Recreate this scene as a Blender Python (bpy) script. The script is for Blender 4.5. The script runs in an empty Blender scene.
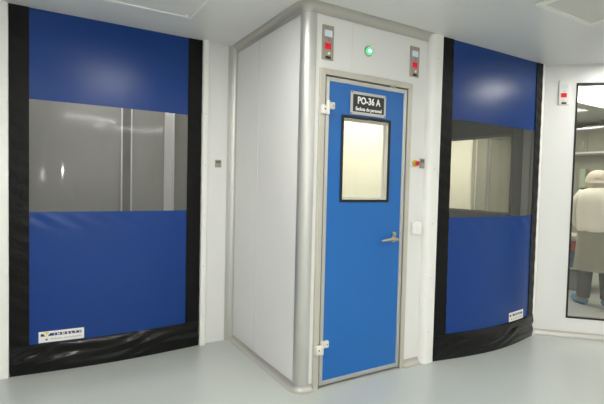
import bpy, bmesh, math, random
from mathutils import Vector, Matrix
random.seed(4)
PI = math.pi
sc = bpy.context.scene
COL = sc.collection
H = 2.53

# ------------------------------------------------------------------ materials
def lin(c):
    return tuple((v/255/12.92 if v/255 <= .04045 else ((v/255+.055)/1.055)**2.4) for v in c)
def mat(name, rgb, rough=.5, metal=0, spec=.5, bump=0, bscale=40, var=0, vscale=6, emit=None, estr=0, coat=0, stretch=(1,1,1), coatr=.1):
    m = bpy.data.materials.new(name); m.use_nodes = True
    nt = m.node_tree; b = nt.nodes['Principled BSDF']
    c = lin(rgb)
    b.inputs['Base Color'].default_value = (*c, 1)
    b.inputs['Roughness'].default_value = rough
    b.inputs['Metallic'].default_value = metal
    b.inputs['Specular IOR Level'].default_value = spec
    b.inputs['Coat Weight'].default_value = coat
    b.inputs['Coat Roughness'].default_value = coatr
    if emit:
        b.inputs['Emission Color'].default_value = (*lin(emit), 1); b.inputs['Emission Strength'].default_value = estr
    if bump or var:
        tc = nt.nodes.new('ShaderNodeTexCoord'); mp = nt.nodes.new('ShaderNodeMapping')
        mp.inputs['Scale'].default_value = stretch
        nt.links.new(tc.outputs['Object'], mp.inputs['Vector'])
    if bump:
        n = nt.nodes.new('ShaderNodeTexNoise'); n.inputs['Scale'].default_value = bscale; n.inputs['Detail'].default_value = 3
        nt.links.new(mp.outputs[0], n.inputs['Vector'])
        bp = nt.nodes.new('ShaderNodeBump'); bp.inputs['Strength'].default_value = bump; bp.inputs['Distance'].default_value = .01
        nt.links.new(n.outputs['Fac'], bp.inputs['Height']); nt.links.new(bp.outputs[0], b.inputs['Normal'])
    if var:
        n = nt.nodes.new('ShaderNodeTexNoise'); n.inputs['Scale'].default_value = vscale; n.inputs['Detail'].default_value = 4
        nt.links.new(mp.outputs[0], n.inputs['Vector'])
        mx = nt.nodes.new('ShaderNodeMix'); mx.data_type = 'RGBA'
        mx.inputs[6].default_value = (*[v*(1-var) for v in c], 1); mx.inputs[7].default_value = (*[min(1, v*(1+var)) for v in c], 1)
        nt.links.new(n.outputs['Fac'], mx.inputs[0]); nt.links.new(mx.outputs[2], b.inputs['Base Color'])
    return m
def pane_mat(name, tint=.8, haze=.08, rough=.06, fres=1.45, hcol=(150,150,148), strength=1.0):
    m = bpy.data.materials.new(name); m.use_nodes = True
    nt = m.node_tree; nt.nodes.clear()
    out = nt.nodes.new('ShaderNodeOutputMaterial')
    tr = nt.nodes.new('ShaderNodeBsdfTransparent'); tr.inputs[0].default_value = (tint, tint, tint*.99, 1)
    df = nt.nodes.new('ShaderNodeBsdfDiffuse'); df.inputs[0].default_value = (*lin(hcol), 1)
    gl = nt.nodes.new('ShaderNodeBsdfGlossy'); gl.inputs['Roughness'].default_value = rough; gl.inputs[0].default_value = (strength,)*3+(1,)
    m1 = nt.nodes.new('ShaderNodeMixShader'); m1.inputs[0].default_value = haze
    nt.links.new(tr.outputs[0], m1.inputs[1]); nt.links.new(df.outputs[0], m1.inputs[2])
    fr = nt.nodes.new('ShaderNodeFresnel'); fr.inputs[0].default_value = fres
    m2 = nt.nodes.new('ShaderNodeMixShader')
    ge = nt.nodes.new('ShaderNodeNewGeometry'); sb = nt.nodes.new('ShaderNodeMath'); sb.operation = 'SUBTRACT'; sb.inputs[0].default_value = 1
    nt.links.new(ge.outputs['Backfacing'], sb.inputs[1]); mu = nt.nodes.new('ShaderNodeMath'); mu.operation = 'MULTIPLY'   # the entry face reflects, the exit face only transmits
    nt.links.new(fr.outputs[0], mu.inputs[0]); nt.links.new(sb.outputs[0], mu.inputs[1])
    nt.links.new(mu.outputs[0], m2.inputs[0]); nt.links.new(m1.outputs[0], m2.inputs[1]); nt.links.new(gl.outputs[0], m2.inputs[2])
    nt.links.new(m2.outputs[0], out.inputs[0])
    return m
M = {}
M['wall'] = mat('white_coated_panel', (229,229,227), .32, var=.02, vscale=1.5)
M['wallseam'] = mat('panel_joint', (218,218,215), .5)
M['ceil'] = mat('ceiling_panel', (222,222,221), .35, var=.02, vscale=1.2)
M['seam'] = mat('ceiling_joint', (232,232,226), .4)
M['floor'] = mat('vinyl_floor', (184,189,184), .28, bump=.03, bscale=60, var=.04, vscale=3, spec=.5)
M['alu'] = mat('satin_aluminium', (198,198,194), .42, metal=.75, spec=.5, bump=.02, bscale=80)
M['alud'] = mat('brushed_aluminium', (198,194,182), .42, metal=.35, bump=.02, bscale=90)
M['cove'] = mat('coving_trim', (184,182,175), .38, metal=.35)
M['whitemetal'] = mat('pale_metal', (226,224,216), .4, metal=.2)
M['guide'] = mat('white_guide', (236,236,232), .3)
M['blue'] = mat('blue_vinyl_curtain', (6,56,126), .30, bump=.2, bscale=5, var=.05, vscale=3, spec=.33)
M['black'] = mat('black_vinyl', (8,8,9), .17, bump=.5, bscale=6, spec=.3, stretch=(.7,1,2.6))
M['blackside'] = mat('black_side_band', (8,8,9), .42, bump=.5, bscale=22, spec=.2, stretch=(1,1,1.2))
M['door'] = mat('blue_door_laminate', (22,102,178), .38, var=.02, vscale=2, bump=.01, bscale=200)
M['rubber'] = mat('black_rubber', (12,12,14), .5)
M['dark'] = mat('dark_slot', (30,30,32), .6)
M['vinylpane'] = pane_mat('clear_vinyl', .88, .07, .065, 1.5, (150,150,148), .45)
M['glass'] = pane_mat('window_glass', .94, .01, .01, 1.45)
M['glasst'] = pane_mat('tinted_glass', .84, .02, .02, 1.5)
M['steel'] = mat('stainless_plate', (170,163,150), .35, metal=.6)
M['lcd'] = mat('lcd', (200,212,222), .3, emit=(190,215,240), estr=.04)
M['red'] = mat('red_led', (180,15,45), .3, emit=(255,20,60), estr=.12)
M['reddim'] = mat('red_led_segment', (110,5,25), .3, emit=(150,5,30), estr=.1)
M['green'] = mat('green_lamp_lens', (70,230,140), .2, emit=(60,255,140), estr=.3)
M['greenhot'] = mat('green_lamp_core', (200,255,220), .2, emit=(190,255,215), estr=1)
M['yellow'] = mat('yellow_plastic', (225,185,40), .4)
M['redp'] = mat('red_plastic', (205,30,40), .35)
M['whitep'] = mat('white_plastic', (238,238,234), .35)
M['greyp'] = mat('grey_plastic', (165,162,155), .45)
M['ink'] = mat('dark_blue_ink', (30,50,110), .5)
M['redink'] = mat('dark_red_ink', (150,30,45), .5)
M['greyink'] = mat('grey_ink', (150,140,150), .5)
M['label'] = mat('label_vinyl', (236,234,228), .4)
M['yink'] = mat('yellow_ink', (240,215,60), .5)
M['signblk'] = mat('sign_black', (38,38,36), .4)
M['white'] = mat('white_ink', (245,245,245), .4, emit=(255,255,255), estr=0)
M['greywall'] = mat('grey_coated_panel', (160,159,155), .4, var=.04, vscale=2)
M['postd'] = mat('dark_grey_post', (110,108,104), .45)
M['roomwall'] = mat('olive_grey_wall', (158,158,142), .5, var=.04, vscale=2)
M['cream'] = mat('cream_wall', (236,234,216), .45)
M['lamp'] = mat('luminaire_diffuser', (255,255,255), .4, emit=(253,251,245), estr=7.0)
M['lampb'] = mat('luminaire_diffuser_bright', (255,255,255), .4, emit=(255,252,240), estr=7)
M['lampc'] = mat('luminaire_diffuser_soft', (255,255,255), .4, emit=(255,252,240), estr=2.0)
M['frame'] = mat('luminaire_frame', (225,225,220), .4)
M['gown'] = mat('white_nonwoven_gown', (242,238,222), .75, bump=.6, bscale=9, spec=.2, stretch=(1,1,.5))
M['gownlow'] = pane_mat('sheer_gown_skirt', .8, .5, .6, 1.1, (214,210,192), .3)
M['trouser'] = mat('grey_trousers', (92,94,92), .8, bump=.4, bscale=14)
M['skin'] = mat('skin', (205,150,120), .5, spec=.3)
M['cap'] = mat('bouffant_cap', (205,196,178), .8, bump=1.0, bscale=45, spec=.2)
M['hair'] = mat('dark_hair', (60,45,38), .7)
M['bluecover'] = mat('blue_shoe_cover', (95,145,182), .55, bump=.8, bscale=28)
M['crater'] = mat('red_crate_plastic', (188,80,62), .5)
M['crateb'] = mat('blue_grey_plastic', (80,100,125), .5)
M['paper'] = mat('grey_carton', (150,150,148), .8)
M['shelfgreen'] = mat('pale_green_box', (176,190,160), .5)
M['eye'] = mat('eye_white', (235,235,235), .3)
M['lip'] = mat('lips', (170,90,85), .5)
M['shoe'] = mat('tan_shoe', (150,118,90), .6)

# perforated diffuser: rows of round holes, a pattern of the plate itself
def perf_mat():
    m = mat('perforated_plate', (205,202,192), .45)
    nt = m.node_tree; b = nt.nodes['Principled BSDF']
    tc = nt.nodes.new('ShaderNodeTexCoord'); mp = nt.nodes.new('ShaderNodeMapping'); mp.inputs['Scale'].default_value = (62,62,0)
    nt.links.new(tc.outputs['Object'], mp.inputs[0])
    v = nt.nodes.new('ShaderNodeTexVoronoi'); v.inputs['Randomness'].default_value = 0; v.inputs['Scale'].default_value = 1
    nt.links.new(mp.outputs[0], v.inputs['Vector'])
    r = nt.nodes.new('ShaderNodeValToRGB'); r.color_ramp.elements[0].position = .22; r.color_ramp.elements[1].position = .34
    r.color_ramp.elements[0].color = (*lin((182,180,174)),1); r.color_ramp.elements[1].color = (*lin((216,214,208)),1)
    nt.links.new(v.outputs['Distance'], r.inputs[0]); nt.links.new(r.outputs[0], b.inputs['Base Color'])
    return m
M['perf'] = perf_mat()

# ------------------------------------------------------------------ mesh helpers
def box(bm, x0, x1, y0, y1, z0, z1, bev=0, seg=2):
    t = bmesh.new()
    vs = [t.verts.new((x, y, z)) for x in (x0, x1) for y in (y0, y1) for z in (z0, z1)]
    for f in ((0,1,3,2),(4,6,7,5),(0,4,5,1),(2,3,7,6),(0,2,6,4),(1,5,7,3)):
        t.faces.new([vs[i] for i in f])
    if bev: bmesh.ops.bevel(t, geom=t.edges[:], offset=bev, segments=seg, affect='EDGES', profile=.5)
    merge(bm, t)
def merge(bm, t, mtx=None):
    if mtx: bmesh.ops.transform(t, matrix=mtx, verts=t.verts[:])
    me = bpy.data.meshes.new('tmp'); t.to_mesh(me); t.free(); bm.from_mesh(me); bpy.data.meshes.remove(me)
def lathe(bm, prof, c, axis=(0,-1,0), n=24):
    """prof: (radius, height along axis) list; c: base"""
    a = Vector(axis).normalized(); u = a.orthogonal().normalized(); w = a.cross(u)
    rings = []
    for r, h in prof:
        rings.append([bm.verts.new(Vector(c)+a*h+(u*math.cos(2*PI*k/n)+w*math.sin(2*PI*k/n))*max(r,1e-5)) for k in range(n)])
    for i in range(len(rings)-1):
        for k in range(n):
            bm.faces.new((rings[i][k], rings[i][(k+1)%n], rings[i+1][(k+1)%n], rings[i+1][k]))
    bm.faces.new(rings[0][::-1]); bm.faces.new(rings[-1])
def tube(bm, pts, rads, n=12, flat=1, up=(0,0,1)):
    pts = [Vector(p) for p in pts]; rings = []
    if not hasattr(rads, '__len__'): rads = [rads]*len(pts)
    for i, p in enumerate(pts):
        d = (pts[min(i+1, len(pts)-1)]-pts[max(i-1, 0)]).normalized()
        s = d.cross(Vector(up)); s = s.normalized() if s.length > 1e-4 else d.orthogonal().normalized(); w = s.cross(d)
        rings.append([bm.verts.new(p+(s*math.cos(2*PI*k/n)+w*flat*math.sin(2*PI*k/n))*rads[i]) for k in range(n)])
    for i in range(len(rings)-1):
        for k in range(n): bm.faces.new((rings[i][k], rings[i][(k+1)%n], rings[i+1][(k+1)%n], rings[i+1][k]))
    bm.faces.new(rings[0][::-1]); bm.faces.new(rings[-1])
def sweep(bm, path, prof, outs=None):
    """horizontal sweep; path 2D points going left to right as seen from the room, prof closed loop of (out, z)"""
    n = len(path); rings = []
    for i in range(n):
        def nrm(a, b):
            d = Vector((b[0]-a[0], b[1]-a[1])).normalized(); return Vector((d.y, -d.x))
        ns = []
        if i > 0: ns.append(nrm(path[i-1], path[i]))
        if i < n-1: ns.append(nrm(path[i], path[i+1]))
        m = sum(ns, Vector((0,0))).normalized(); k = 1/max(.3, m.dot(ns[0]))
        rings.append([bm.verts.new((path[i][0]+m.x*o*k, path[i][1]+m.y*o*k, z)) for o, z in prof])
    L = len(prof)
    for i in range(n-1):
        for j in range(L): bm.faces.new((rings[i][j], rings[i+1][j], rings[i+1][(j+1)%L], rings[i][(j+1)%L]))
    bm.faces.new(rings[0]); bm.faces.new(rings[-1][::-1])
def prism(bm, poly, z0, z1):
    a = [bm.verts.new((x, y, z0)) for x, y in poly]; b = [bm.verts.new((x, y, z1)) for x, y in poly]
    n = len(poly); bm.faces.new(a[::-1]); bm.faces.new(b)
    for i in range(n): bm.faces.new((a[i], a[(i+1)%n], b[(i+1)%n], b[i]))

def obj(name, bm, m, parent=None, smooth=False, local=False):
    bmesh.ops.recalc_face_normals(bm, faces=bm.faces[:])
    me = bpy.data.meshes.new(name)
    if parent is not None and not local:
        off = root_of(parent)
        bmesh.ops.translate(bm, verts=bm.verts[:], vec=-off)
    bm.to_mesh(me); bm.free()
    o = bpy.data.objects.new(name, me); COL.objects.link(o)
    me.materials.append(M[m] if isinstance(m, str) else m)
    if smooth:
        for p in me.polygons: p.use_smooth = True
        try: me.set_sharp_from_angle(angle=math.radians(38))
        except Exception: pass
    if parent is not None: o.parent = parent
    return o
def root_of(o):
    v = Vector((0,0,0))
    while o is not None: v += o.location; o = o.parent
    return v
def tag(o, label, cat=None, group=None, kind=None):
    o['label'] = label
    if cat: o['category'] = cat
    if group: o['group'] = group
    if kind: o['kind'] = kind
    return o
def thing(name, label, cat, loc=(0,0,0), rotz=0, group=None, kind=None):
    o = bpy.data.objects.new(name, None); COL.objects.link(o); o.empty_display_size = .1
    o.location = loc; o.rotation_euler = (0,0,rotz)
    return tag(o, label, cat, group, kind)
def B(*args, **k):
    bm = bmesh.new(); box(bm, *args, **k); return bm
def structure(name, bm, m, label, cat, smooth=False):
    return tag(obj(name, bm, m, None, smooth), label, cat, kind='structure')

_font = {}
def text_bm(txt, size, spacing=1.0, ext=.0008, bold=0):
    cu = bpy.data.curves.new('t', 'FONT'); cu.body = txt; cu.size = size; cu.align_x = 'CENTER'; cu.align_y = 'CENTER'
    cu.extrude = ext; cu.space_character = spacing; cu.offset = bold; cu.resolution_u = 3
    o = bpy.data.objects.new('t', cu); COL.objects.link(o)
    bpy.context.view_layer.update()
    me = bpy.data.meshes.new_from_object(o.evaluated_get(bpy.context.evaluated_depsgraph_get()))
    bm = bmesh.new(); bm.from_mesh(me)
    bpy.data.objects.remove(o); bpy.data.meshes.remove(me)
    return bm        # lies in XY plane, to be mapped to (x, -, z)

# ------------------------------------------------------------------ shell
FY = 2.46      # front face of the cabin
LY = 3.61      # wall with the left roller door
SX = 1.49      # side face of the cabin
RY = 2.42      # right curtain plane
CR = .060      # radius of the convex corner post
structure('floor', B(-2.1, 8.6, -3.1, 5.3, -.06, 0), 'floor', 'pale grey-green seamless vinyl floor', 'floor')
structure('ceiling', B(-2.1, 8.6, -3.1, 5.3, H, H+.06), 'ceil', 'off-white metal panel ceiling over the clean room', 'ceiling')

def wall_xz(bm, x0, x1, y0, y1, z0=0, z1=H, holes=()):
    """wall box along X with rectangular holes (xa, xb, za, zb) sorted by x"""
    x = x0
    for a, b, za, zb in holes:
        if a > x: box(bm, x, a, y0, y1, z0, z1)
        if za > z0: box(bm, a, b, y0, y1, z0, za)
        if zb < z1: box(bm, a, b, y0, y1, zb, z1)
        x = b
    if x < x1: box(bm, x, x1, y0, y1, z0, z1)
def swapxy(bm):
    for v in bm.verts: v.co.x, v.co.y = v.co.y, v.co.x

bm = bmesh.new(); wall_xz(bm, -2.04, SX+.0, LY+.03, LY+.09, holes=[(-.13, 1.16, 0, H-.03)])
structure('wall_left', bm, 'wall', 'white wall panels around the left roller door', 'wall')
bm = bmesh.new(); box(bm, 1.235, SX, LY, LY+.029, 0, H-.001)
structure('wall_recess', bm, 'wall', 'narrow white wall panel between left roller door and cabin', 'wall')
# cabin side: two tall flat panels with a joint
bm = bmesh.new(); box(bm, SX, SX+.05, FY+CR, LY, 0, H); 
structure('wall_cabin_side', bm, 'wall', 'white side wall of the projecting cabin', 'wall')
bm = bmesh.new(); box(bm, SX-.0015, SX, 3.155, 3.165, .05, H-.06)
structure('trim_1', bm, 'wallseam', 'thin vertical panel joint on the cabin side wall', 'trim')
# cabin front with door hole
bm = bmesh.new(); wall_xz(bm, SX+CR, 2.64, FY, FY+.05, holes=[(1.60, 2.395, 0, 2.12)])
structure('wall_cabin_front', bm, 'wall', 'white front wall of the cabin around the blue door', 'wall')
bm = bmesh.new(); box(bm, 1.852, 1.8535, FY-.0008, FY, 2.14, H-.05)
structure('trim_2', bm, 'wallseam', 'faint vertical panel joint above the blue door', 'trim')
# cabin interior
bm = bmesh.new(); box(bm, SX+.05, 2.64, 4.4, 4.46, 0, H)
structure('wall_cabin_back', bm, 'cream', 'cream back wall inside the cabin', 'wall')
bm = bmesh.new(); wall_xz(bm, FY+.0501, 4.62, -2.68, -2.62, holes=[]); 
for v in bm.verts: v.co.x, v.co.y = -v.co.y, v.co.x
structure('wall_cabin_right', bm, 'cream', 'cream inner right wall of the cabin', 'wall')
bm = bmesh.new(); box(bm, SX, SX+.05, LY+.09, 4.46, 0, H)
structure('wall_cabin_left', bm, 'cream', 'cream inner left wall of the cabin', 'wall')
# convex rounded post
def arc(cx, cy, r, a0, a1, n=10):
    return [(cx+r*math.cos(math.radians(a0+(a1-a0)*k/n)), cy+r*math.sin(math.radians(a0+(a1-a0)*k/n))) for k in range(n+1)]
bm = bmesh.new()
prism(bm, arc(SX+CR, FY+CR, CR+.006, 178, 272, 16)+[(SX+CR+.012, FY-.006), (SX+CR+.012, FY+.0), (SX+CR, FY+.03), (SX+.03, FY+CR), (SX, FY+CR+.012), (SX-.006, FY+CR+.012)], .0, H)
structure('trim_3', bm, 'alu', 'rounded satin aluminium post at the cabin corner', 'corner post', True)
# concave vertical trim in the inner corner
bm = bmesh.new()
prism(bm, [(SX-.075, LY)]+[(SX-.075+.068*math.sin(math.radians(a)), LY-.022+.020*math.cos(math.radians(a))) for a in range(0,91,10)]+[(SX, LY-.022), (SX, LY)], 0, H)
structure('trim_4', bm, 'alu', 'concave aluminium strip in the inner corner beside the cabin', 'trim', True)
# coving top and bottom, swept round the corner
def cov_prof(z0, sgn, r=.048, t=.004, n=8):
    p = [(0, z0)]
    c = (r, z0+sgn*r)
    p.append((r+.005, z0)); p.append((r+.005, z0+sgn*t*.6))
    for k in range(n+1):
        a = PI/2*k/n
        p.append((r-r*math.sin(a)+t*.6, z0+sgn*(r-r*math.cos(a)+t*.6)))
    p.append((t*.6, z0+sgn*(r+.008))); p.append((0, z0+sgn*(r+.008)))
    return p
path = [(SX, LY)]+[(x, y) for x, y in arc(SX+CR, FY+CR, CR+.004, 180, 270, 8)]
bm = bmesh.new(); sweep(bm, path+[(2.625, FY)], cov_prof(H, -1))
structure('trim_5', bm, 'cove', 'grey metal coving between ceiling and cabin walls', 'coving', True)
bm = bmesh.new(); sweep(bm, path+[(1.592, FY)], cov_prof(0, 1, .034))
structure('baseboard_left', bm, 'cove', 'concave grey coving along the foot of the cabin side', 'baseboard', True)
bm = bmesh.new(); sweep(bm, [(2.405, FY), (2.575, FY)], cov_prof(0, 1, .04))
structure('baseboard_front', bm, 'cove', 'short coving at the wall foot right of the blue door', 'baseboard', True)

# ------------------------------------------------------------------ blue hinged door
d = thing('door_1', 'bright blue hinged door with small glazed window in aluminium frame', 'door', (2.0, FY, 0), kind='structure')
bm = bmesh.new()
def frame4(bm, x0, x1, z0, z1, w, y0, y1, bottom=True, bev=.003):
    box(bm, x0, x0+w, y0, y1, z0, z1, bev); box(bm, x1-w, x1, y0, y1, z0, z1, bev)
    box(bm, x0+w, x1-w, y0, y1, z1-w, z1, bev)
    if bottom: box(bm, x0+w, x1-w, y0, y1, z0, z0+w, bev)
frame4(bm, 1.59, 2.405, 0, 2.131, .040, FY-.022, FY+.06, False)
obj('door_frame', bm, 'alud', d)
bm = bmesh.new(); frame4(bm, 1.629, 2.366, .004, 2.0915, .012, FY+.012, FY+.03, True, 0)
obj('seal', bm, 'rubber', d)
LFY = FY-.012
bm = bmesh.new(); wall_xz(bm, 1.66, 2.335, LFY+.002, LFY+.044, .045, 2.06, holes=[(1.784, 2.196, 1.268, 1.832)])
leaf = obj('door_leaf', bm, 'door', d)
bm = bmesh.new(); frame4(bm, 1.638, 2.356, .018, 2.082, .0285, LFY-.004, LFY+.046, True, .003)
obj('leaf_edge', bm, 'alu', d)
bm = bmesh.new(); frame4(bm, 1.771, 2.208, 1.255, 1.845, .019, LFY-.006, LFY+.004, True, .003)
obj('window_gasket', bm, 'rubber', d)
bm = bmesh.new(); frame4(bm, 1.7845, 2.1955, 1.2685, 1.8315, .006, LFY+.0045, LFY+.05, True, .001); frame4(bm, 1.790, 2.190, 1.274, 1.826, .014, LFY+.036, LFY+.05, True, .002)
obj('inner_window_frame', bm, 'whitemetal', d)
obj('window_pane', B(1.7908, 2.1892, LFY+.006, LFY+.010, 1.2748, 1.8252), 'glass', d)
for hz in (1.876, .287):
    bm = bmesh.new()
    box(bm, 1.594, 1.652, LFY-.034, LFY-.008, hz-.045, hz+.014, .004)
    box(bm, 1.640, 1.697, LFY-.028, LFY-.003, hz-.008, hz+.038, .004)
    lathe(bm, [(.011,0),(.011,.09)], (1.642, LFY-.028, hz-.045), (0,0,1), 12)
    h = obj('hinge', bm, 'whitemetal', d, True)
    bm = bmesh.new(); lathe(bm, [(.005,0),(.005,.004)], (1.684, LFY-.024, hz+.014), n=8); lathe(bm, [(.005,0),(.005,.004)], (1.615, LFY-.032, hz-.014), n=8)
    s = obj('screw', bm, 'dark', None)
    for v in s.data.vertices: v.co -= root_of(d)
    s.parent = h
bm = bmesh.new(); box(bm, 2.205, 2.235, LFY-.012, LFY+.004, 2.078, 2.098, .003); box(bm, 2.19, 2.206, LFY-.008, LFY+.004, 2.082, 2.092, .002)
obj('top_latch', bm, 'steel', d)
hd = obj('handle', (lambda b: (lathe(b, [(.026,0),(.026,.008),(.022,.011)], (2.268, LFY, .985)), tube(b, [(2.268, LFY-.008, .985), (2.268, LFY-.05, .985), (2.262, LFY-.057, .986), (2.20, LFY-.058, .991), (2.14, LFY-.054, .986), (2.118, LFY-.048, .982)], [.011,.011,.012,.010,.009,.007], 12), b)[-1])(bmesh.new()), 'steel', d, True)
kb = bmesh.new(); lathe(kb, [(.017,0),(.017,.014),(.013,.017)], (2.268, LFY, 1.022)); obj('lock_cylinder', kb, 'steel', d, True)
# sign: silver frame, black field, lettering
bm = bmesh.new(); box(bm, 1.838, 2.152, LFY-.008, LFY+.002, 1.855, 2.013, .003)
sg = obj('sign_plate', bm, 'alu', d); sg['label'] = 'silver framed black door sign'
def child(name, bm, m, par, rootobj, smooth=False):
    """sub-part: vertices relative to the thing's origin"""
    bmesh.ops.recalc_face_normals(bm, faces=bm.faces[:])
    bmesh.ops.translate(bm, verts=bm.verts[:], vec=-Vector(rootobj.location))
    me = bpy.data.meshes.new(name); bm.to_mesh(me); bm.free(); me.materials.append(M[m])
    if smooth:
        for p in me.polygons: p.use_smooth = True
    o = bpy.data.objects.new(name, me); COL.objects.link(o); o.parent = par; return o
child('sign_field', B(1.858, 2.132, LFY-.0095, LFY-.006, 1.876, 1.993), 'signblk', sg, d)
bm = bmesh.new()
t = text_bm('PO-36 A', .066, 1.0, .0006, .0020)
for v in t.verts: v.co = Vector((1.995+v.co.x*.85, LFY-.0102-v.co.z, 1.952+v.co.y))
merge(bm, t)
t = text_bm('Esclusa de personal', .034, 1.0, .0006, .0009)
for v in t.verts: v.co = Vector((1.995+v.co.x*.87, LFY-.0102-v.co.z, 1.896+v.co.y))
merge(bm, t); child('sign_lettering', bm, 'white', sg, d)
bm = bmesh.new()
for x in (1.848, 2.142):
    for z in (1.864, 2.004): lathe(bm, [(.0045,0),(.0045,.002)], (x, LFY-.008, z), n=8)
child('screw', bm, 'dark', sg, d)

# ------------------------------------------------------------------ roller doors
def roller(n, X0, X1, Y0, label, bulge, wallY, sx0, sx1, sz0, sz1, seed, text, guides, BL=.117, BR=.117):
    r = thing('door_%d' % n, label, 'roller door', (round((X0+X1)/2, 3), Y0, 0), kind='structure')
    W = X1-X0; rr = random.Random(seed); ph = [rr.random()*6 for _ in range(8)]
    def surf(x, z, extra=0):
        u = min(1, max(0, (x-X0)/W)); v = min(1, max(0, z/H))
        b = bulge*math.sin(PI*u)*((1-v)**1.2)+.010*math.sin(PI*u)*math.sin(PI*min(1, max(0,(v-.45)/.55)))
        b += .0015*math.sin(7*x+2.1*z+ph[0])*math.sin(3*z+ph[1])*math.sin(PI*u)
        return Y0-b-extra
    def sheet(xa, xb, za, zb, nx, nz, th, extra=0, fn=None):
        bm = bmesh.new(); F = []; K = []
        for j in range(nz+1):
            z = za+(zb-za)*j/nz; F.append([]); K.append([])
            for i in range(nx+1):
                x = xa+(xb-xa)*i/nx
                e = extra+(fn(x, z) if fn else 0)
                F[-1].append(bm.verts.new((x, surf(x, z, e), z))); K[-1].append(bm.verts.new((x, surf(x, z, extra-th), z)))
        for j in range(nz):
            for i in range(nx):
                bm.faces.new((F[j][i], F[j][i+1], F[j+1][i+1], F[j+1][i])); bm.faces.new((K[j][i], K[j+1][i], K[j+1][i+1], K[j][i+1]))
        for j in range(nz):
            bm.faces.new((F[j][0], F[j+1][0], K[j+1][0], K[j][0])); bm.faces.new((F[j][nx], K[j][nx], K[j+1][nx], F[j+1][nx]))
        for i in range(nx):
            bm.faces.new((F[0][i], K[0][i], K[0][i+1], F[0][i+1])); bm.faces.new((F[nz][i], F[nz][i+1], K[nz][i+1], K[nz][i]))
        return bm
    bl, br = X0+BL, X1-BR
    top = H-.004
    sk = .207
    W0, W1 = 1.134, 1.912
    def hems(x, z):   # welded hem wrinkles hanging under the window edge
        a = max(0, 1-abs(z-(W0-.06))/.07)
        return .0022*a*math.sin(34*x+40*z+ph[2])
    obj('upper_panel', sheet(bl-.02, br+.02, W1, top, 36, 16, .002), 'blue', r, True)
    obj('lower_panel', sheet(bl-.02, br+.02, sk-.02, W0, 60, 60, .002, 0, hems), 'blue', r, True)
    obj('window_pane', sheet(bl-.02, br+.02, W0-.012, W1+.012, 120, 30, .001, -.003, lambda x, z: .0008*math.sin(36*x+ph[3])+.0004*math.sin(14*z+9*x+ph[4])), 'vinylpane', r, True)
    for z in (W0-.012, W1-.002):
        obj('weld_strip', sheet(bl, br, z, z+.014, 36, 2, .002, .002), 'blue', r, True)
    def ruffle(x, z): return .0012*math.sin(55*z+30*x+ph[5])+.0008*math.sin(21*z+ph[6])
    for xa, xb in ((X0, bl), (br, X1)):
        obj('side_band', sheet(xa, xb, .02, top, 8, 200, .004, .006, ruffle), 'blackside', r, True)
    def bag(x, z):
        v = min(1, max(0, z/(sk+.01)))
        return .012*math.sin(PI*min(1, v*1.05))**.6 + .006*math.sin(6*x+38*z+ph[7])*math.sin(PI*v) + .004*math.sin(15*x-85*z+ph[1]+2*math.sin(9*x))*math.sin(PI*v)
    obj('bottom_bag', sheet(X0+.004, X1-.004, .001, sk, 110, 22, .004, .0075, bag), 'black', r, True)
    for (ga, gb, gy, rb) in guides:
        bm = bmesh.new(); prism(bm, arc(ga+rb, gy+rb, rb, 180, 270, 8)+arc(gb-.006, gy+.006, .006, 270, 360, 4)+[(gb, wallY), (ga, wallY)], 0, H-.001)
        g = obj('guide_rail', bm, 'guide', r, True)
        bm = bmesh.new()
        for k in range(6): lathe(bm, [(.004,0),(.003,.0015)], ((ga+gb)/2, gy, .25+.42*k), n=8)
        child('screw', bm, 'greyp', g, r)
    st = obj('sticker', sheet(sx0, sx1, sz0, sz1, 12, 3, .0012, .003), 'label', r); st['label'] = 'white rectangular maker label'
    w, h = sx1-sx0, sz1-sz0
    def onsurf(t, cx, cz, kx=1, e=.0045):
        for v in t.verts:
            x, z = cx+v.co.x*kx, cz+v.co.y
            v.co = Vector((x, surf(x, z, e)-max(0, v.co.z), z))
        return t
    child('blue_bar', sheet(sx0+.045*w, sx1-.06*w, sz0+.56*h, sz0+.80*h, 12, 2, .0012, .004), 'ink', st, r)
    b = bmesh.new(); vx = sx0+.17*w
    vs = [b.verts.new((x, z, .0004)) for x, z in ((-.095*w, .22*h), (-.03*w, .22*h), (0, .02*h), (.03*w, .22*h), (.095*w, .22*h), (.02*w, -.13*h), (-.02*w, -.13*h))]
    b.faces.new(vs); onsurf(b, vx, sz0+.68*h, 1, .0055); child('emblem', b, 'label', st, r)
    b = bmesh.new(); bmesh.ops.create_circle(b, cap_ends=True, segments=16, radius=.10*h); onsurf(b, vx, sz0+.86*h, 2.0, .0065); child('emblem_sun', b, 'yink', st, r)
    t = text_bm(text, .235*h, 1.9, .0004, .0006); xs = [v.co.x for v in t.verts]; k = (.60*w)/(max(xs)-min(xs)); onsurf(t, sx0+.63*w, sz0+.68*h, k, .0058)
    child('brand_lettering', t, 'white', st, r)
    t = text_bm('Puertas enrollables', .17*h, 1.1, .0004, .0002); xs = [v.co.x for v in t.verts]; k = (.68*w)/(max(xs)-min(xs)); onsurf(t, sx0+.60*w, sz0+.28*h, k)
    child('small_lettering', t, 'greyink', st, r)
    b = bmesh.new(); bmesh.ops.create_circle(b, cap_ends=True, segments=12, radius=.085*h); onsurf(b, sx0+.17*w, sz0+.26*h, 1.2); child('red_mark', b, 'redink', st, r)
    return r
roller(2, -.145, 1.184, LY-.01, 'blue roller curtain door left of the cabin, black bordered with clear strip window', .045, LY+.03,
       .028, .314, .212, .290, 1, 'INDELTY', [(-.33, -.147, LY-.03, .006), (1.187, 1.235, LY-.04, .008)])
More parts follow.
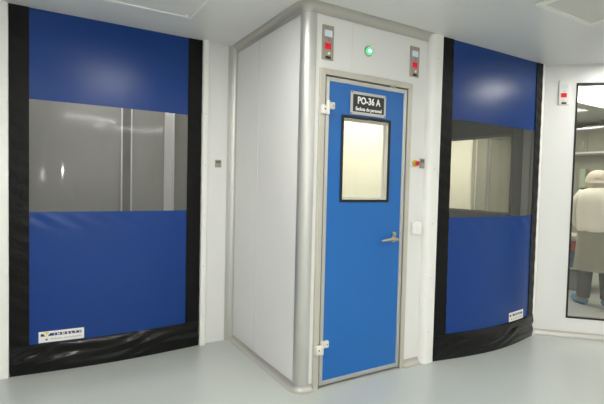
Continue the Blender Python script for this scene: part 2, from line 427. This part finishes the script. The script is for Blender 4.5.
roller(3, 2.689, 4.012, RY, 'blue roller curtain door right of the cabin, reflecting a ceiling light', .08, FY+.03,
       3.565, 3.815, .205, .285, 2, 'INDELTY', [(2.57, 2.682, RY-.015, .04), (4.013, 4.052, RY-.006, .006)], .117, .097)

# wall over room side behind right door guides
bm = bmesh.new(); box(bm, 2.64, 2.70, FY+.03, FY+.05, 0, H); 
structure('wall_jamb', bm, 'greywall', 'grey wall edge behind the left guide of the right roller door', 'wall')

# ------------------------------------------------------------------ passage behind right roller door
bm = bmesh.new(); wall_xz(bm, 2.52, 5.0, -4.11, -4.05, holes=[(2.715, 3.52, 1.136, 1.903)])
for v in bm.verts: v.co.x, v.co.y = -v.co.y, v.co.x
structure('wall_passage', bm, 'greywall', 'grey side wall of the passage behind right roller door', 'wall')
w = thing('window_2', 'internal window seen through the clear strip of right roller door', 'window', (4.05, 3.1, 1.136), kind='structure')
bm = bmesh.new()
for ya, yb, za, zb in ((2.70,2.722,1.12,1.92),(3.50,3.535,1.12,1.92),(2.722,3.50,1.12,1.142),(2.722,3.50,1.897,1.92)):
    box(bm, 4.035, 4.05, ya, yb, za, zb, .003)
obj('window_frame', bm, 'alu', w)
obj('window_pane', B(4.075, 4.081, 2.715, 3.52, 1.136, 1.903), 'glass', w)
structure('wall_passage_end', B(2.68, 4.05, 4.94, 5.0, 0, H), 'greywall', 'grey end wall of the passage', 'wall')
structure('trim_6', B(4.0, 4.05, 2.50, 2.575, 0, H-.001, bev=.006), 'guide', 'pale vertical jamb inside the right roller door', 'trim')

# ------------------------------------------------------------------ chamfered wall with window (local x runs along wall)
CA = -PI/4; CO = Vector((4.08, 2.46, 0))
def ch(name, bm, m, label, cat, smooth=False):
    o = structure(name, bm, m, label, cat, smooth); o.location = CO; o.rotation_euler = (0,0,CA); return o
WS0, WS1, WZ0, WZ1 = .292, 1.9, .180, 2.358
bm = bmesh.new(); wall_xz(bm, -.03, 2.84, 0, .06, holes=[(WS0, WS1, WZ0, WZ1)])
ch('wall_right', bm, 'wall', 'white wall set at an angle, holding the tall window', 'wall')
bm = bmesh.new(); pf = cov_prof(0, 1, .04); sweep(bm, [(-.035, 0), (2.83, 0)], pf)
ch('baseboard_right', bm, 'cove', 'pale coving along the foot of the angled window wall', 'baseboard', True)
ch('trim_7', B(-.02, 2.83, -.006, 0, H-.022, H-.002), 'wallseam', 'thin strip where angled wall meets the ceiling', 'trim')
w = thing('window_1', 'tall window with black gasket, showing a person in a white gown', 'window', CO, CA, kind='structure')
bm = bmesh.new(); frame4(bm, WS0-.004, WS1+.004, WZ0-.004, WZ1+.004, .016, -.004, .004, True, .001)
obj('window_gasket', bm, 'rubber', w, local=True)
obj('window_pane', B(WS0, WS1, .012, .018, WZ0, WZ1), 'glasst', w, local=True)
bm = bmesh.new(); frame4(bm, WS0+.001, WS1-.001, WZ0+.001, WZ1-.001, .014, .02, .058, True, 0)
obj('window_frame', bm, 'alu', w, local=True)

# ------------------------------------------------------------------ other walls of the rooms
structure('wall_back', B(-2.04, 6.2, -3.06, -3.0, 0, H), 'wall', 'white wall behind the camera', 'wall')
structure('wall_far_left', B(-2.04, -1.98, -3.0, LY+.03, 0, H), 'wall', 'white wall to the left outside the picture', 'wall')
structure('wall_far_right', B(6.10, 6.16, -3.0, .43, 0, H), 'wall', 'white wall to the right outside the picture', 'wall')
# gowning room behind the angled window
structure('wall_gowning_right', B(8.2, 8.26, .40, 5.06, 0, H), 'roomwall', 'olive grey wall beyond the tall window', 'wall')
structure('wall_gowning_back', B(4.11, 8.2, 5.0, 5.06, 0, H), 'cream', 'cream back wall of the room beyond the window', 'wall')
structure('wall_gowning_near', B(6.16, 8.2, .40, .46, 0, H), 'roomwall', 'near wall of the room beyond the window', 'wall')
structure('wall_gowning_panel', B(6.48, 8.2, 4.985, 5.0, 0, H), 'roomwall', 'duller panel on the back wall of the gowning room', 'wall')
bm = bmesh.new()
for x0, x1 in ((5.25, 6.40), (6.72, 7.9)):
    frame4(bm, x0, x1, 0, 2.30, .05, 4.955, 4.985, False, .003)
    box(bm, x0+.12, x0+.14, 4.97, 4.985, .2, 2.2)
structure('trim_8', bm, 'alu', 'pale door casings on the back wall of the gowning room', 'trim')
# room behind left roller door
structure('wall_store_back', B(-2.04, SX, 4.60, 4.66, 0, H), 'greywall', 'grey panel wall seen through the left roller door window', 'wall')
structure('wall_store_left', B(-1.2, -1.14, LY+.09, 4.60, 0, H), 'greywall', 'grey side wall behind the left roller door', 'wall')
def cprof(x0, x1, dark, y=4.60):
    bm = bmesh.new(); box(bm, x0, x1, y-.05, y, 0, H-.001, .004); return bm
p = structure('trim_9', cprof(.722, .806, 1), 'postd', 'dark grey vertical post behind the left roller door', 'post')
for xa in (.712, .800):
    o = obj('edge_strip', B(xa, xa+.014, 4.543, 4.5498, 0, H-.001, bev=.002), 'guide', p)
p = structure('trim_10', B(1.13, 1.215, 4.585, 4.6, 0, H-.001), 'wall', 'pale vertical strip behind the left roller door', 'trim')
obj('edge_strip', B(1.21, 1.226, 4.565, 4.5848, 0, H-.001, bev=.002), 'guide', p)

# ------------------------------------------------------------------ ceiling fittings
# filter housing panel, top left
g = thing('ceiling_panel', 'flat rectangular white ceiling panel near the left roller door', 'ceiling panel', (.4, 2.9, H))
bm = bmesh.new(); box(bm, -.26, .935, 2.50, 3.13, H-.014, H, .004); obj('cover_plate', bm, 'ceil', g)
bm = bmesh.new()
for a in ((-.27,.945,3.118,3.138),(-.27,.945,2.492,2.512),(-.27,-.25,2.512,3.118),(.925,.945,2.512,3.118)): box(bm, a[0], a[1], a[2], a[3], H-.020, H, .003)
obj('edge_highlight', bm, 'whitep', g)  # white edging puts the thin highlight along the panel edge into colour
bm = bmesh.new()
for x in (-.2, .90):
    for y in (2.56, 3.09): lathe(bm, [(.008,0),(.008,.003)], (x, y, H-.014), (0,0,-1), 10)
obj('screw', bm, 'whitep', g)
g = thing('ceiling_diffuser', 'square perforated ceiling air diffuser at the upper right', 'air diffuser', (3.01, 1.33, H))
bm = bmesh.new()
for a in ((2.675,3.31,1.645,1.68),(2.675,3.31,.97,1.005),(2.675,2.71,1.005,1.645),(3.275,3.31,1.005,1.645)): box(bm, a[0], a[1], a[2], a[3], H-.016, H, .004)
obj('diffuser_frame', bm, 'seam', g)
obj('perforated_plate', B(2.71, 3.275, 1.005, 1.645, H-.010, H), 'perf', g)
# ceiling joints
bm = bmesh.new()
for y in (2.585-.002, 1.38, .18, -1.02): 
    box(bm, -1.9, (2.75 if y > 1.3 else 4.6), y, y+.006, H-.0012, H)
for x in (-1.0, 1.20, ): box(bm, x, x+.006, -2.9, 2.58, H-.0012, H)
structure('trim_11', bm, 'wallseam', 'thin joints between ceiling panels', 'ceiling joint')

def luminaire(x0, x1, y0, y1, label, m='lamp', power=40, z=H, vis=True):
    t = thing('ceiling_light', label, 'ceiling light', ((x0+x1)/2, (y0+y1)/2, z), group=None)
    bm = bmesh.new()
    for a in ((x0-.02,x1+.02,y0-.02,y0),(x0-.02,x1+.02,y1,y1+.02),(x0-.02,x0,y0,y1),(x1,x1+.02,y0,y1)): box(bm, a[0], a[1], a[2], a[3], z-.02, z, .002)
    obj('light_frame', bm, 'frame', t)
    obj('diffuser', B(x0, x1, y0, y1, z-.010, z-.001), m, t)
    return t
luminaire(.42, .92, 1.80, 2.26, 'square lit ceiling panel above the left roller door approach')
luminaire(4.12, 4.5, 1.45, 1.82, 'square lit ceiling panel near the angled window wall')
luminaire(-1.2, -.2, .6, .9, 'lit ceiling panel at the far left of the ceiling')
luminaire(.2, 1.2, -1.3, -1.0, 'lit ceiling panel above the camera position')
luminaire(2.2, 3.2, -.2, .1, 'lit ceiling panel right of the camera position')
luminaire(4.3, 5.3, -.6, -.3, 'lit ceiling panel at the far right of the ceiling')
luminaire(1.0, 2.6, -2.2, -1.9, 'long lit ceiling panel behind the camera')
luminaire(1.85, 2.35, 3.0, 3.5, 'lit ceiling panel inside the cabin behind blue door', 'lampb')
luminaire(5.0, 7.0, 2.35, 3.15, 'bright lit ceiling panel above the person in white', 'lampc')
luminaire(5.2, 6.8, 4.0, 4.3, 'lit ceiling panel deep in the gowning room', 'lampb')
luminaire(.2, .9, 3.95, 4.15, 'lit ceiling panel behind the left roller door')

# ------------------------------------------------------------------ wall instruments
def display(label, loc, rotz, group, pm='steel'):
    t = thing('pressure_display', label, 'pressure display', loc, rotz, group)
    w, h = .088, .222
    obj('face_plate', B(-w/2, w/2, -.012, 0, 0, h, bev=.003), pm, t, local=True)
    obj('lcd_screen', B(-.030, .030, -.0135, -.011, .148, .190, bev=.001), 'lcd', t, local=True)
    r = obj('red_readout', B(-.026, .022, -.0135, -.011, .066, .106, bev=.001), 'red', t, local=True)
    bm = bmesh.new()
    for cx in (-.016, .004):
        for z in (.070, .085, .100): box(bm, cx, cx+.012, -.0142, -.0135, z, z+.0025)
        for dx in (0, .0105): box(bm, cx+dx, cx+dx+.002, -.0142, -.0135, .0725 if dx else .087, .1)
    o = obj('readout_digits', bm, 'reddim', None); o.parent = r
    bm = bmesh.new(); lathe(bm, [(.009,0),(.009,.004),(.006,.006)], (.006, -.012, .040), n=16); obj('push_button', bm, 'whitep', t, True, local=True)
    bm = bmesh.new(); lathe(bm, [(.005,0),(.004,.002)], (.004, -.012, .126), n=10); obj('indicator_dot', bm, 'redp', t, True, local=True)
    bm = bmesh.new(); box(bm, -.020, .022, -.0135, -.011, .006, .022, .001); obj('socket', bm, 'dark', t, local=True)
    return t
G = 'pressure displays with red readout'
display('steel pressure display with red readout, above the hinge side of the blue door', (1.648, FY, 2.19), 0, G)
display('steel pressure display with red readout, above the handle side of the blue door', (2.430, FY, 2.19), 0, G)
q = CO+Vector((.186*math.cos(CA), .186*math.sin(CA), 2.165))
display('pressure display with red readout, its plate painted overexposed, on the angled wall beside the tall window', q, CA, G, 'whitemetal')  # same plate as the others; its overexposed brightness is painted as paler metal
t = thing('indicator_lamp', 'round green lit indicator lamp above the blue door', 'indicator lamp', (1.993, FY, 2.304))
bm = bmesh.new(); lathe(bm, [(.036,-.002),(.036,.006),(.029,.010)], (1.993, FY, 2.304), n=28); obj('bezel', bm, 'steel', t, True)
bm = bmesh.new(); lathe(bm, [(.026,.006),(.026,.013),(.020,.018)], (1.993, FY, 2.304), n=28); ln = obj('lens', bm, 'green', t, True)
bm = bmesh.new(); lathe(bm, [(.013,.018),(.012,.020)], (1.993, FY, 2.304), n=20); child('lens_core', bm, 'greenhot', ln, t, True)
t = thing('emergency_stop', 'red mushroom emergency button with yellow collar, right of the blue door', 'emergency button', (2.472, FY, 1.549))
bm = bmesh.new(); lathe(bm, [(.025,-.002),(.025,.012),(.019,.018)], (2.472, FY, 1.549), n=24); obj('yellow_collar', bm, 'yellow', t, True)
bm = bmesh.new(); lathe(bm, [(.011,.017),(.011,.022),(.018,.026),(.018,.034),(.012,.039)], (2.472, FY, 1.549), n=24); obj('red_button', bm, 'redp', t, True)
def keyplate(label, loc, w, h):
    t = thing('control_plate', label, 'control plate', loc, group='small steel control plates')
    obj('face_plate', B(-w/2, w/2, -.006, 0, 0, h, bev=.002), 'steel', t, local=True)
    bm = bmesh.new()
    for i in (-1, 1): box(bm, i*w*.22-w*.14, i*w*.22+w*.14, -.010, -.006, h*.12, h*.44, .001)
    obj('push_button', bm, 'greyp', t, local=True)
    obj('display_window', B(-w*.36, w*.36, -.008, -.006, h*.58, h*.86), 'postd' if loc[0] < 2 else 'postd', t, local=True)
keyplate('small steel control plate beside the red emergency button', (2.546, FY, 1.515), .048, .074)
keyplate('small steel control plate on the narrow wall beside the left roller door', (1.337, LY, 1.498), .056, .062)
t = thing('switch_box', 'small white square wall switch, right of the door handle', 'wall switch', (2.499, FY, 1.010))
obj('switch_housing', B(2.455, 2.543, FY-.03, FY, 1.010, 1.104, bev=.006), 'whitep', t, True)
obj('rocker', B(2.475, 2.523, FY-.035, FY-.029, 1.03, 1.084, bev=.003), 'guide', t, True)

# ------------------------------------------------------------------ things in the gowning room
def tocam(px): pass
t = thing('work_bench', 'steel bench with lower shelf, left of the person beyond the window', 'bench', (6.30, 3.23, 0), math.radians(-62))
obj('bench_top', B(-.75, .6, -.02, .5, .72, .76, bev=.005), 'alud', t, local=True)
obj('shelf', B(-.72, .57, .0, .48, .30, .32, bev=.004), 'alud', t, local=True)
for x in (-.73, .55):
    for y in (0, .45): obj('leg', B(x, x+.03, y, y+.03, 0, .72, bev=.003), 'alud', t, local=True)
def local_on(t, x, y, z):
    return t.matrix_basis @ Vector((x, y, z))
t.matrix_basis
bpy.context.view_layer.update()
def crate(name, label, cat, m, x, y, z, w, dd, h):
    c = thing(name, label, cat, Matrix.Translation(t.location) @ t.rotation_euler.to_matrix().to_4x4() @ Vector((x, y, z)), t.rotation_euler.z)
    bm = bmesh.new()
    for a in ((-w/2,w/2,-dd/2,dd/2,0,.01),(-w/2,-w/2+.012,-dd/2,dd/2,.01,h),(w/2-.012,w/2,-dd/2,dd/2,.01,h),(-w/2+.012,w/2-.012,-dd/2,-dd/2+.012,.01,h),(-w/2+.012,w/2-.012,dd/2-.012,dd/2,.01,h)): box(bm, *a)
    obj('body', bm, m, c, local=True)
    bm = bmesh.new()
    for a in ((-w/2-.01,w/2+.01,-dd/2-.01,-dd/2),(-w/2-.01,w/2+.01,dd/2,dd/2+.01),(-w/2-.01,-w/2,-dd/2,dd/2),(w/2,w/2+.01,-dd/2,dd/2)): box(bm, a[0], a[1], a[2], a[3], h-.025, h)
    obj('rim', bm, m, c, local=True)
crate('storage_crate', 'blue-grey plastic crate low on the bench shelf', 'crate', 'crateb', -.0, .16, .32, .40, .30, .24)
crate('red_crate', 'red plastic crate stacked over the blue-grey crate', 'crate', 'crater', -.0, .16, .56, .36, .26, .10)
crate('grey_carton', 'grey carton on the floor under the bench', 'carton', 'paper', -.0, .2, 0, .36, .3, .26)
t2 = thing('wall_cupboard', 'pale grey wall cupboard high beyond the tall window', 'cupboard', (8.2, 3.9, 2.0))
obj('body', B(7.85, 8.2, 2.9, 4.9, 2.02, 2.40), 'greywall', t2)
obj('bottom_rail', B(7.83, 8.2, 2.9, 4.9, 1.99, 2.02), 'guide', t2)
for y in (2.91, 3.91):
    dd = obj('door', B(7.835, 7.85, y, y+.98, 2.03, 2.39, bev=.003), 'roomwall', t2)
    bm = bmesh.new(); box(bm, 7.82, 7.835, y+.05, y+.07, 2.08, 2.2, .003); child('handle', bm, 'alu', dd, t2)
t3 = thing('dispenser_box', 'pale green dispenser box on the wall, left of the white cap', 'dispenser', (8.2, 4.15, 1.4))
obj('housing', B(8.10, 8.2, 4.05, 4.15, 1.42, 1.75, bev=.01), 'shelfgreen', t3)
obj('outlet', B(8.12, 8.17, 4.07, 4.13, 1.405, 1.42), 'dark', t3)

# ------------------------------------------------------------------ person
P0 = Vector((5.80, 2.725, 0)); PR = math.radians(-62)
P = thing('person', 'person from behind in white gown, bouffant cap and blue shoe covers', 'person', P0, PR)
def skin_mesh(name, verts, edges, m, parent, sub=2, rootv=0):
    me = bpy.data.meshes.new(name); me.from_pydata([v[:3] for v in verts], edges, []); 
    o = bpy.data.objects.new(name, me); COL.objects.link(o)
    sk = o.modifiers.new('s', 'SKIN'); sk.use_smooth_shade = True
    for i, v in enumerate(verts):
        sv = me.skin_vertices[0].data[i]; r = v[3]; sv.radius = r if hasattr(r, '__len__') else (r, r); sv.use_root = (i == rootv)
    sb = o.modifiers.new('b', 'SUBSURF'); sb.levels = sub; sb.render_levels = sub
    bpy.context.view_layer.update()
    nm = bpy.data.meshes.new_from_object(o.evaluated_get(bpy.context.evaluated_depsgraph_get()))
    bpy.data.objects.remove(o); nm.name = name
    nm.materials.clear(); nm.materials.append(M[m])
    for p in nm.polygons: p.use_smooth = True; p.material_index = 0
    o = bpy.data.objects.new(name, nm); COL.objects.link(o); o.parent = parent; return o
V = []; E = []
def av(x, y, z, r, par=None):
    V.append((x, y, z, r)); i = len(V)-1
    if par is not None: E.append((par, i))
    return i
pel = av(0, 0, .90, (.14,.11))
sp = av(0, .02, 1.08, (.13,.10), pel); chs = av(0, .03, 1.26, (.15,.11), sp); up = av(0, .04, 1.33, (.09,.07), chs)
nk = av(-.005, .065, 1.41, .052, up); nh = av(-.015, .09, 1.45, .055, nk); hd0 = av(-.02, .12, 1.50, (.074,.088), nh); hd1 = av(-.02, .125, 1.56, (.075,.09), hd0); hd2 = av(-.02, .12, 1.60, (.05,.06), hd1)
nose = av(-.02, .22, 1.50, .012, hd0)
for s in (-1, 1): av(-.02+s*.078, .115, 1.51, (.012,.02), hd0)
for s in (-1, 1):
    sh = av(s*.16, .045, 1.315, .048, up); el = av(s*.225, .10, 1.11, .040, sh); wr = av(s*.17, .36, .89, .026, el); pm = av(s*.155, .43, .845, (.036,.017), wr)
    for k in range(4):
        bx = s*(.155+(-.027+.018*k)); ln = (.028,.032,.03,.024)[k] if s > 0 else (.024,.03,.032,.028)[k]
        a = av(bx, .465, .825, .009, pm); b = av(bx*1.0+s*(k-1.5)*.002, .465+ln, .805, .0085, a); c = av(bx+s*(k-1.5)*.003, .465+ln*1.75, .782, .008, b)
    a = av(s*.115, .425, .83, .011, pm); b = av(s*.098, .455, .80, .0095, a)
    hp = av(s*.09, 0, .84, .085, pel); kn = av(s*.11, .02, .47, .058, hp); an = av(s*.12, -.03, .10, .038, kn)
    toe = av(s*.17, .05, .045, (.038,.03), an); t_ = av(s*.215, .125, .035, (.035,.024), toe)
body = skin_mesh('body', V, E, 'skin', P)
def loft(bm, rings, n=32, wr=0, seed=0, cap=True):
    R_ = []
    for (z, cx, cy, rx, ry) in rings:
        R_.append([bm.verts.new((cx+(rx+wr*math.sin(7*a+seed+z*9)+wr*.6*math.sin(11*a-z*14))*math.cos(a), cy+(ry+wr*math.sin(7*a+seed+z*9))*math.sin(a), z)) for a in [2*PI*k/n for k in range(n)]])
    for i in range(len(R_)-1):
        for k in range(n): bm.faces.new((R_[i][k], R_[i][(k+1)%n], R_[i+1][(k+1)%n], R_[i+1][k]))
    if cap: bm.faces.new(R_[0][::-1]); bm.faces.new(R_[-1])
# trousers
for s in (-1, 1):
    bm = bmesh.new(); loft(bm, [(.09,s*.12,-.02,.072,.078),(.2,s*.118,-.01,.074,.082),(.47,s*.108,.01,.085,.09),(.84,s*.085,0,.11,.125),(.98,s*.07,0,.11,.13)], 20, .004, s)
    obj('trouser_leg', bm, 'trouser', P, True, local=True)
# gown: opaque jacket and sheer lower skirt
bm = bmesh.new(); loft(bm, [(.89,0,0,.216,.172),(.91,0,.0,.22,.174),(.97,0,.01,.218,.17),(1.1,0,.02,.225,.165),(1.25,0,.03,.235,.165),(1.34,0,.035,.225,.15),(1.385,0,.04,.175,.12),(1.415,0,.055,.10,.085),(1.432,-.005,.065,.068,.064)], 40, .006, 1)
obj('gown', bm, 'gown', P, True, local=True)
bm = bmesh.new(); loft(bm, [(.42,0,0,.232,.19),(.55,0,0,.228,.185),(.7,0,0,.22,.178),(.90,0,0,.211,.168)], 48, .009, 2, False)
sk_ = obj('gown_skirt', bm, 'gownlow', P, True, local=True); sk_['label'] = 'sheer greyish lower half of the gown'
for s in (-1, 1):
    bm = bmesh.new(); tube(bm, [(s*.09,.045,1.325),(s*.165,.045,1.325),(s*.218,.07,1.23),(s*.235,.10,1.12),(s*.228,.16,1.05),(s*.20,.30,.945),(s*.178,.35,.90)], [.05,.078,.080,.072,.066,.055,.040], 20)
    obj('sleeve', bm, 'gown', P, True, local=True)
    bm = bmesh.new(); bmesh.ops.create_uvsphere(bm, u_segments=18, v_segments=12, radius=1)
    a = math.radians(-s*38)
    for v in bm.verts:
        x, y, z = v.co; w = .060*(1-.15*y); z = max(-.75, z)
        x, y, z = x*w, y*.135, z*.058*(1-.25*y)+.05
        z += .003*math.sin(40*y+x*60); z = max(.003, z)
        v.co = Vector((s*.158+x*math.cos(a)-y*math.sin(a), .035+x*math.sin(a)+y*math.cos(a), z))
    obj('shoe_cover', bm, 'bluecover', P, True, local=True)
    bm = bmesh.new(); loft(bm, [(.06,s*.125,-.02,.062,.065),(.10,s*.122,-.025,.058,.062),(.135,s*.12,-.028,.056,.058)], 20, .002, s)
    obj('sock', bm, 'shoe', P, True, local=True)
bm = bmesh.new(); bmesh.ops.create_uvsphere(bm, u_segments=40, v_segments=24, radius=1)
for v in bm.verts:
    x, y, z = v.co; k = 1+.02*math.sin(26*math.atan2(y, x))*(1-abs(z)); 
    v.co = Vector((-.022+x*.131*k, .10+y*.138*k-(.02 if z < 0 else 0), 1.50+max(z, -.66)*.130 + (.012*y if z < 0 else 0) - .02*(1 if False else 0)))
obj('bouffant_cap', bm, 'cap', P, True, local=True)
bm = bmesh.new(); loft(bm, [(1.432,-.012,.055,.056,.05),(1.455,-.015,.06,.064,.062),(1.49,-.02,.08,.082,.085)], 20, .001, 0); obj('hair', bm, 'hair', P, True, local=True)
for s in (-1, 1):
    bm = bmesh.new(); bmesh.ops.create_uvsphere(bm, u_segments=12, v_segments=8, radius=.011); bmesh.ops.translate(bm, verts=bm.verts[:], vec=(-.02+s*.03, .201, 1.523)); obj('eye', bm, 'eye', P, True, local=True)
bm = bmesh.new(); bmesh.ops.create_uvsphere(bm, u_segments=12, v_segments=8, radius=1)
for v in bm.verts: v.co = Vector((-.02+v.co.x*.024, .197+v.co.y*.008, 1.47+v.co.z*.007))
obj('mouth', bm, 'lip', P, True, local=True)

# ------------------------------------------------------------------ camera, flash, world
F, R0, R1, R2 = 445.16455, 0.5425409773606801, 0.03955880621707865, -0.02362289192358367
f = Vector((math.sin(R0)*math.cos(R1), math.cos(R0)*math.cos(R1), -math.sin(R1)))
r = Vector((math.cos(R0), -math.sin(R0), 0)); u = r.cross(f)
r2 = r*math.cos(R2)-u*math.sin(R2); u2 = r2.cross(f)
cd = bpy.data.cameras.new('camera'); cam = bpy.data.objects.new('camera', cd); COL.objects.link(cam)
cd.sensor_width = 36; cd.lens = F/604*36; cd.clip_start = .02
m4 = Matrix.Identity(4)
for i in range(3): m4[i][0] = r2[i]; m4[i][1] = u2[i]; m4[i][2] = -f[i]; m4[i][3] = (0,0,1.37)[i]
cam.matrix_world = m4; sc.camera = cam
# the photographer's flash, at the camera
ld = bpy.data.lights.new('camera_flash', 'POINT'); ld.energy = 9; ld.shadow_soft_size = .02; ld.color = (1,.98,.95)
lo = bpy.data.objects.new('camera_flash', ld); COL.objects.link(lo); lo.location = (.05, -.02, 1.44)

w = bpy.data.worlds.new('world'); sc.world = w; w.use_nodes = True
w.node_tree.nodes['Background'].inputs[0].default_value = (.8,.82,.85,1); w.node_tree.nodes['Background'].inputs[1].default_value = .05
sc.view_settings.view_transform = 'Standard'; sc.view_settings.look = 'None'; sc.view_settings.gamma = 1; sc.view_settings.use_curve_mapping = False
sc.view_settings.exposure = 1.95
try:
    sc.cycles.max_bounces = 10; sc.cycles.transparent_max_bounces = 12; sc.cycles.sample_clamp_indirect = 4; sc.cycles.use_denoising = True
except Exception: pass
